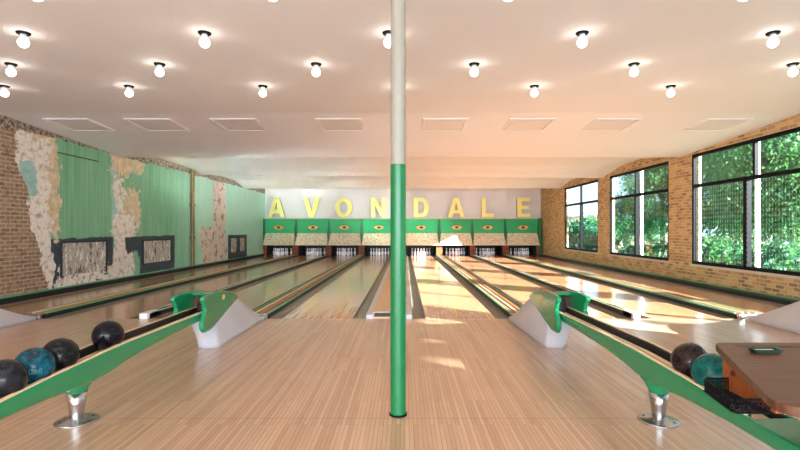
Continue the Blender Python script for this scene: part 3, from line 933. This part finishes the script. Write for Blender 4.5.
    # hood side panels
    leaf = [(5.14, 0.27), (5.09, 0.31), (5.08, 0.37), (5.12, 0.44), (5.17, 0.50), (5.15, 0.56), (5.09, 0.61), (5.10, 0.645), (5.25, 0.665), (5.5, 0.658), (5.75, 0.635), (6.0, 0.592), (6.14, 0.545), (6.2, 0.495),
            (6.08, 0.465), (5.9, 0.42), (5.7, 0.362), (5.5, 0.308), (5.3, 0.268)]
    for s in (-1, 1):
        bm = bmesh.new()
        inner = [bm.verts.new((s * 0.125, p[0], p[1])) for p in leaf]
        bulge = [bm.verts.new((s * (0.162 + 0.014 * max(0, (5.45 - p[0]) / 0.35)), p[0], p[1])) for p in leaf]
        cy_, cz_ = 5.6, 0.52
        bm.faces.new(inner); bm.faces.new(bulge[::-1])
        n_ = len(leaf)
        for k in range(n_):
            bm.faces.new((inner[k], inner[(k + 1) % n_], bulge[(k + 1) % n_], bulge[k]))
        hp = part('hood_panel', bm, M['green'], bevel=0.016, seg=3)
        if s * cx < 0:  # emblem on the aisle-facing side
            def disc(r1, r2, x0, x1):
                bm = bmesh.new()
                prism(bm, [(5.66 + r1 * math.cos(2 * PI * k / 18), 0.57 + r2 * math.sin(2 * PI * k / 18)) for k in range(18)], 0, x0, x1)
                return bm
            e = obj('emblem', disc(0.04, 0.03, s * 0.15, s * 0.170), M['gold'], hp)
    # back cowl joining the panels
    bm = bmesh.new()
    cowl = [(5.52, 0.66), (5.55, 0.685), (5.75, 0.66), (6.0, 0.61), (6.15, 0.555), (6.19, 0.51), (6.1, 0.46), (5.9, 0.44), (5.9, 0.54), (5.6, 0.6)]
    cowl = [(p[0], 0.4 + (p[1] - 0.4) * 0.84) for p in cowl]
    prism(bm, cowl, 0, -0.14, 0.14)
    part('hood_cowl', bm, M['green'], bevel=0.012)
    # lift wheel
    bm = bmesh.new()
    prof = []
    seg = 36
    R = [(0.05, -0.045), (0.15, -0.05), (0.165, -0.035), (0.17, 0.0), (0.165, 0.035), (0.15, 0.05), (0.05, 0.045)]
    rings = []
    for k in range(seg):
        a = 2 * PI * k / seg
        rr = 1.0 if k % 2 else 0.975
        rings.append([(x_, 5.62 + r_ * rr * math.cos(a), 0.485 + r_ * rr * 0.85 * math.sin(a)) for r_, x_ in R])
    rings.append(rings[0])
    vs_ = [[bm.verts.new(p) for p in r] for r in rings[:-1]]
    for k in range(seg):
        A, C = vs_[k], vs_[(k + 1) % seg]
        for q in range(len(R)):
            bm.faces.new((A[q], A[(q + 1) % len(R)], C[(q + 1) % len(R)], C[q]))
    part('lift_wheel', bm, M['black'])
    bm = bmesh.new(); prism(bm, [(5.5, 0.3), (5.75, 0.3), (5.75, 0.62), (5.6, 0.62)], 0, -0.135, -0.07); prism(bm, [(5.5, 0.3), (5.75, 0.3), (5.75, 0.62), (5.6, 0.62)], 0, 0.07, 0.135)
    part('lift_housing', bm, M['brown'])
    return t
ball_return(-2.22, 'green and grey ball return holding four balls, on the left of the approach', True)
ball_return(1.71, 'green and grey ball return reaching under the scoring table on the right', True)
ball_return(LANES[0] / 2 + LANES[1] / 2, 'far left ball return, only its pale sloping fairing in view', False)
ball_return(LANES[6] / 2 + LANES[7] / 2, 'far right ball return, only its pale sloping fairing in view', False)

# ------------------------------------------------------------------ balls
def bowling_ball(x, y, mat, label, holes_at, mark=False, lift=0.0):
    z = interp(TOP, y) + 0.071 + lift
    t = thing('bowling_ball', label, 'bowling ball', (x, y, z), group='balls on the ball returns')
    bm = bmesh.new()
    bmesh.ops.create_uvsphere(bm, u_segments=48, v_segments=32, radius=0.108)
    obj('shell', bm, mat, t, smooth=True)
    d0 = Vector(holes_at).normalized()
    u = d0.cross(Vector((0, 0, 1))).normalized(); v = d0.cross(u).normalized()
    for a, b in ((-0.18, 0.06), (0.06, 0.10), (-0.02, -0.30)):
        d = (d0 + u * a + v * b).normalized()
        bm = bmesh.new(); lathe(bm, [(0.0, 0.1055), (0.0135, 0.1055), (0.0135, 0.1086), (0.0, 0.1086)], seg=14)
        o = obj('finger_hole', bm, M['pit'], t)
        o.rotation_euler = d.to_track_quat('Z', 'Y').to_euler()
    if mark:
        # small outlined stamp facing the aisle, with three short characters
        d = Vector((1.15, -1.35, -0.15)).normalized()
        r = Vector((-d.y, d.x, 0)).normalized(); up = d.cross(r).normalized()
        if up.z < 0: up = -up
        r = up.cross(d)
        bm = bmesh.new()
        def stroke(pts, w=0.0014):
            for p, q in zip(pts, pts[1:]):
                p = Vector(p); q = Vector(q); e = (q - p)
                if e.length < 1e-6: continue
                nrm = Vector((-e.y, e.x)).normalized() * w
                vv = []
                for c in (p - nrm, q - nrm, q + nrm, p + nrm):
                    P = (d * 0.108 + r * c.x + up * c.y).normalized() * 0.1092
                    vv.append(bm.verts.new(P))
                bm.faces.new(vv)
        W, H = 0.030, 0.014
        stroke([(-W, -H), (-W, H), (-0.01, H)]); stroke([(-0.01, H), (W, H)]); stroke([(W, H), (W, -H)]); stroke([(-W, -H), (0, -H)]); stroke([(0, -H), (W, -H)])
        stroke([(-0.010, 0.008), (-0.019, 0.008), (-0.020, 0.001), (-0.011, -0.001), (-0.011, -0.008), (-0.021, -0.008)])
        stroke([(-0.002, 0.009), (-0.006, 0.004), (-0.006, -0.004), (-0.002, -0.009)]); stroke([(-0.0005, -0.008), (0.005, 0.008), (0.010, -0.008)])
        stroke([(0.014, 0.008), (0.018, -0.008)]); stroke([(0.018, -0.008), (0.023, 0.008)])
        obj('stamp', bm, M['ball_mark'], t)
    return t
bowling_ball(-2.22, 2.775, M['ball_grey'], 'scuffed dark grey bowling ball, nearest on the left rack', (0.6, -0.8, 0.8))
bowling_ball(-2.22, 2.995, M['ball_teal'], 'swirled teal bowling ball with a small stamp on the left rack', (0.45, -0.75, 0.95), mark=True)
bowling_ball(-2.22, 3.22, M['ball_black'], 'charcoal bowling ball with finger holes just behind the teal one', (0.35, -0.75, 0.62))
bowling_ball(-2.22, 3.74, M['ball_night'], 'lone dark bowling ball rolling down the left rack towards the others', (-0.3, 0.6, 1.0))
bowling_ball(1.77, 3.10, M['ball_brown'], 'dark brown bowling ball, farther one on the right rack', (0.3, -0.3, 1.0))
bowling_ball(1.77, 2.88, M['ball_green'], 'sea green bowling ball beside the wire basket on the right rack', (0.6, 0.2, 1.0))

# ------------------------------------------------------------------ scoring table
t = thing('scoring_table', 'walnut scoring table with slanted end over the right ball rack', 'table', (2.35, 2.1, 0))
inv = Matrix.Translation((-2.35, -2.1, 0))
def tp(name, bm, mat, parent=None, **kw):
    o = obj(name, bm, mat, parent or t, **kw)
    if parent is None: o.matrix_parent_inverse = inv
    return o
def rounded(pts, rad, n=6):
    out = []
    m = len(pts)
    for i in range(m):
        p = Vector(pts[i]); a = (Vector(pts[i - 1]) - p); b = (Vector(pts[(i + 1) % m]) - p)
        r = rad[i]
        A = p + a.normalized() * r; Bq = p + b.normalized() * r
        for k in range(n + 1):
            s = k / n
            q = A * (1 - s) ** 2 + p * 2 * s * (1 - s) + Bq * s * s
            out.append((q.x, q.y))
    return out
out = rounded([(1.595, 2.58), (1.215, 1.62), (3.1, 1.55), (3.1, 2.58)], [0.05, 0.16, 0.05, 0.05])
bm = bmesh.new(); prism(bm, out, 2, 0.715, 0.75)
top = tp('tabletop', bm, M['walnut'], bevel=0.004)
obj('inlay_groove', B((1.66, 3.0, 2.47, 2.52, 0.7495, 0.751)), M['walnut_edge'], top)
tp('table_box', B((1.58, 2.19, 2.13, 2.49, 0.545, 0.715)), M['orange_wood'], bevel=0.006)
bm = bmesh.new(); lathe(bm, [(0.0, 0.0), (0.012, 0.0), (0.012, 0.012), (0, 0.012)], seg=12)
o = obj('screw_cap', bm, M['brown'], t); o.location = (1.58 - 2.35, 2.40 - 2.1, 0.64); o.rotation_euler = (0, -PI / 2, 0)
tp('table_leg', B((2.2, 2.9, 1.8, 2.4, 0.0, 0.715)), M['orange_wood'], bevel=0.01)
# wire basket hooked on the box
path = [(1.58, 2.44), (1.47, 2.44), (1.452, 2.42), (1.41, 2.16), (1.42, 2.135), (1.56, 2.135)]
bm = bmesh.new()
segs = []
for p, q in zip(path, path[1:]):
    L = (Vector(q) - Vector(p)).length
    n_ = max(1, round(L / 0.02))
    for k in range(n_):
        segs.append(Vector(p).lerp(Vector(q), k / n_))
segs.append(Vector(path[-1]))
rowsz = [0.550 + 0.019 * k for k in range(4)]
vg = [[bm.verts.new((s_.x, s_.y, z)) for s_ in segs] for z in rowsz]
for j in range(3):
    for i in range(len(segs) - 1):
        q = (vg[j][i], vg[j][i + 1], vg[j + 1][i + 1], vg[j + 1][i])
        c = bm.verts.new(sum((v_.co for v_ in q), Vector()) / 4)
        for k in range(4):
            bm.faces.new((q[k], q[(k + 1) % 4], c))
bk = tp('basket', bm, M['steel_black'])
wf = bk.modifiers.new('w', 'WIREFRAME'); wf.thickness = 0.0042; wf.use_replace = True
def rim(zr):
    bm = bmesh.new()
    for p, q in zip(path, path[1:]):
        x0, x1 = sorted((p[0], q[0])); y0, y1 = sorted((p[1], q[1]))
        d = (Vector(q) - Vector(p)).normalized(); nn = Vector((-d.y, d.x)) * 0.003
        pts = [(p[0] - nn.x, p[1] - nn.y), (q[0] - nn.x, q[1] - nn.y), (q[0] + nn.x, q[1] + nn.y), (p[0] + nn.x, p[1] + nn.y)]
        prism(bm, pts, 2, zr - 0.003, zr + 0.003)
    return bm
obj('basket_rim', rim(0.607), M['steel_black'], bk)
obj('basket_rim', rim(0.548), M['steel_black'], bk)
bm = bmesh.new()
for k in range(19):
    yy = 2.145 + 0.016 * k
    xl = 1.41 + (yy - 2.16) * (0.042 / 0.26)
    box(bm, xl, 1.57, yy, yy + 0.003, 0.547, 0.550)
for k in range(9):
    xx = 1.455 + 0.014 * k
    box(bm, xx, xx + 0.003, 2.14, 2.44, 0.5475, 0.5495)
obj('basket_floor', bm, M['steel_black'], bk)

# glass tray on the table
t3 = thing('glass_tray', 'small dark green glass tray with pencils lying on the walnut scoring table', 'tray', (1.70, 2.36, 0.751))
bm = bmesh.new()
loft(bm, [[(-0.055, -0.022, 0), (0.055, -0.022, 0), (0.055, 0.022, 0), (-0.055, 0.022, 0)],
          [(-0.066, -0.03, 0.02), (0.066, -0.03, 0.02), (0.066, 0.03, 0.02), (-0.066, 0.03, 0.02)],
          [(-0.060, -0.025, 0.02), (0.060, -0.025, 0.02), (0.060, 0.025, 0.02), (-0.060, 0.025, 0.02)],
          [(-0.05, -0.018, 0.006), (0.05, -0.018, 0.006), (0.05, 0.018, 0.006), (-0.05, 0.018, 0.006)]])
obj('dish', bm, M['glass_tray'], t3, bevel=0.002)
for k, (yy, mt) in enumerate(((-0.008, 'cream_rail'), (0.004, 'orange_strip'), (0.013, 'cream_rail'))):
    bm = bmesh.new(); lathe(bm, [(0.0035, -0.045), (0.0035, 0.045)], seg=8)
    o = obj('pencil', bm, M[mt]); o.location = (1.70, 2.36 + yy, 0.751 + 0.0097); o.rotation_euler = (0, PI / 2, 0)
    tag(o, 'short %s pencil, %s in the green glass tray' % (('pale', 'orange', 'pale')[k], ('nearest', 'middle', 'farthest')[k]), 'pencil', 'pencils in the glass tray')

# ------------------------------------------------------------------ outside
GZ = -1.1
o = struct('ground', B((7.6, 160, -60, 200, GZ - 0.2, GZ)), M['ground'])
for k, (x, y, lb) in enumerate(((8.15, 13.85, 'at the left edge of the nearest window'), (8.15, 11.55, 'behind the middle bar of the nearest window'), (8.15, 17.2, 'beyond the middle of the second window'))):
    o = obj('canopy_post', B((x - 0.04, x + 0.04, y - 0.045, y + 0.045, GZ, 4.2)), M['post_white'], bevel=0.01)
    tag(o, 'white square post outside, %s' % lb, 'post', 'white posts outside the windows')

def tree(x, y, h, r, mat, label, nleaf=9000, seed=1, bush=False, size=0.085):
    rnd = np.random.RandomState(seed)
    t = thing('leafy_tree' if not bush else 'bush', label, 'tree' if not bush else 'bush', (x, y, GZ), group='trees outside the windows')
    if not bush:
        bm = bmesh.new()
        lathe(bm, [(r * 0.075, 0), (r * 0.055, h * 0.25), (r * 0.03, h * 0.6), (0.02, h * 0.85)], seg=10)
        for k in range(7):
            a = rnd.rand() * 6.28; z0 = h * (0.25 + 0.4 * rnd.rand()); L = r * 0.75
            p0 = Vector((0, 0, z0)); p1 = p0 + Vector((math.cos(a) * L, math.sin(a) * L, h * 0.2))
            d = (p1 - p0).normalized(); u = d.orthogonal().normalized(); v = d.cross(u)
            loft(bm, [[p + (u * math.cos(q) + v * math.sin(q)) * rr for q in (0, 1.57, 3.14, 4.71)] for p, rr in ((p0, r * 0.025), (p1, 0.01))])
        obj('trunk', bm, M['bark'], t)
    ncl = 70
    dirs = rnd.normal(size=(ncl, 3)); dirs /= np.linalg.norm(dirs, axis=1)[:, None]
    rad = rnd.rand(ncl) ** 0.45
    zc = h * (0.5 if bush else 0.58); rz = h * (0.5 if bush else 0.46)
    cen = dirs * rad[:, None] * np.array([r * 0.85, r * 0.85, rz * 0.85]) + np.array([0, 0, zc])
    cl = rnd.randint(0, ncl, nleaf)
    off = rnd.normal(size=(nleaf, 3)) * (r * 0.14)
    P = cen[cl] + off
    P[:, 2] = np.maximum(P[:, 2], 0.1)
    u = rnd.normal(size=(nleaf, 3)); u /= np.linalg.norm(u, axis=1)[:, None]
    w = rnd.normal(size=(nleaf, 3)); v = np.cross(u, w); v /= np.linalg.norm(v, axis=1)[:, None]
    s = (size * (0.6 + 0.8 * rnd.rand(nleaf)))[:, None]
    V = np.stack([P - u * s, P - v * s * 0.5, P + u * s, P + v * s * 0.5], axis=1).reshape(-1, 3)
    me = bpy.data.meshes.new('foliage')
    me.from_pydata(V.tolist(), [], [(4 * k, 4 * k + 1, 4 * k + 2, 4 * k + 3) for k in range(nleaf)])
    me.materials.append(M[mat])
    o = bpy.data.objects.new('foliage', me); COL.objects.link(o); o.parent = t
tree(14.6, 19.6, 8.2, 2.9, 'leaf1', 'broad green tree filling the left half of the nearest window', 30000, 1)
tree(22.6, 29.2, 10.6, 2.8, 'leaf2', 'dense tree at the right edge of the nearest window', 22000, 2)
tree(16.8, 25.2, 9.0, 2.9, 'leaf1', 'tall green tree between the second and nearest windows', 30000, 3)
tree(17.0, 33.0, 10.5, 2.5, 'leaf1', 'tree filling the right half of the second window', 26000, 4)
tree(20.5, 44.5, 8.0, 2.4, 'leaf2', 'loose tree in the middle of the second window', 14000, 5)
tree(14.5, 37.5, 2.9, 1.5, 'leaf2', 'low bush in the lower left of the farthest window', 4000, 6, True)
tree(25.0, 68.0, 3.8, 4.0, 'leaf2', 'distant tree in the farthest window', 4000, 8, True, 0.3)
tree(36.0, 82.0, 4.5, 6.0, 'leaf1', 'distant tree low in the second window', 4000, 9, True, 0.35)
tree(29.5, 37.8, 12.5, 3.4, 'leaf2', 'large tree behind the nearer ones in the nearest window', 26000, 10)
tree(11.6, 15.6, 2.1, 1.3, 'leaf2', 'low bush under the nearest window, left side', 7000, 21, True)
tree(11.0, 18.4, 2.3, 1.1, 'leaf1', 'low bush between the nearest and second windows', 7000, 22, True)
tree(13.9, 22.4, 2.2, 1.4, 'leaf2', 'low bush in the bottom of the second window gap', 7000, 23, True)
tree(13.0, 26.6, 1.9, 1.5, 'leaf1', 'low bush at the right foot of the second window', 7000, 24, True)
tree(15.0, 31.2, 2.0, 1.5, 'leaf2', 'low bush at the middle foot of the second window', 6000, 25, True)
tree(11.0, 12.9, 1.9, 1.2, 'leaf1', 'low bush under the nearest window, right side', 7000, 26, True)
tree(20.0, -14.6, 12.8, 3.2, 'leaf1', 'second added tree blocking the sun, outside behind the viewer, out of view', 14000, 31, size=0.2)  # unseen, added to keep a stray sun patch off the approach
tree(15.5, -6.4, 8.9, 4.3, 'leaf1', 'added tree breaking up the sun, outside beside the viewer, out of view', 16000, 12, size=0.2)  # unseen, placed and sized to dapple sun through the nearest side window
t = thing('distant_house', 'low pale house beyond the trees, seen through the farthest window', 'house', (34, 92, GZ))
obj('wall', B((-6, 6, 0, 8, 0, 3.6)), M['house'], t)
bm = bmesh.new(); prism(bm, [(-6.4, 3.6), (6.4, 3.6), (0, 5.2)], 1, -0.3, 8.3); obj('roof', bm, M['roof'], t)
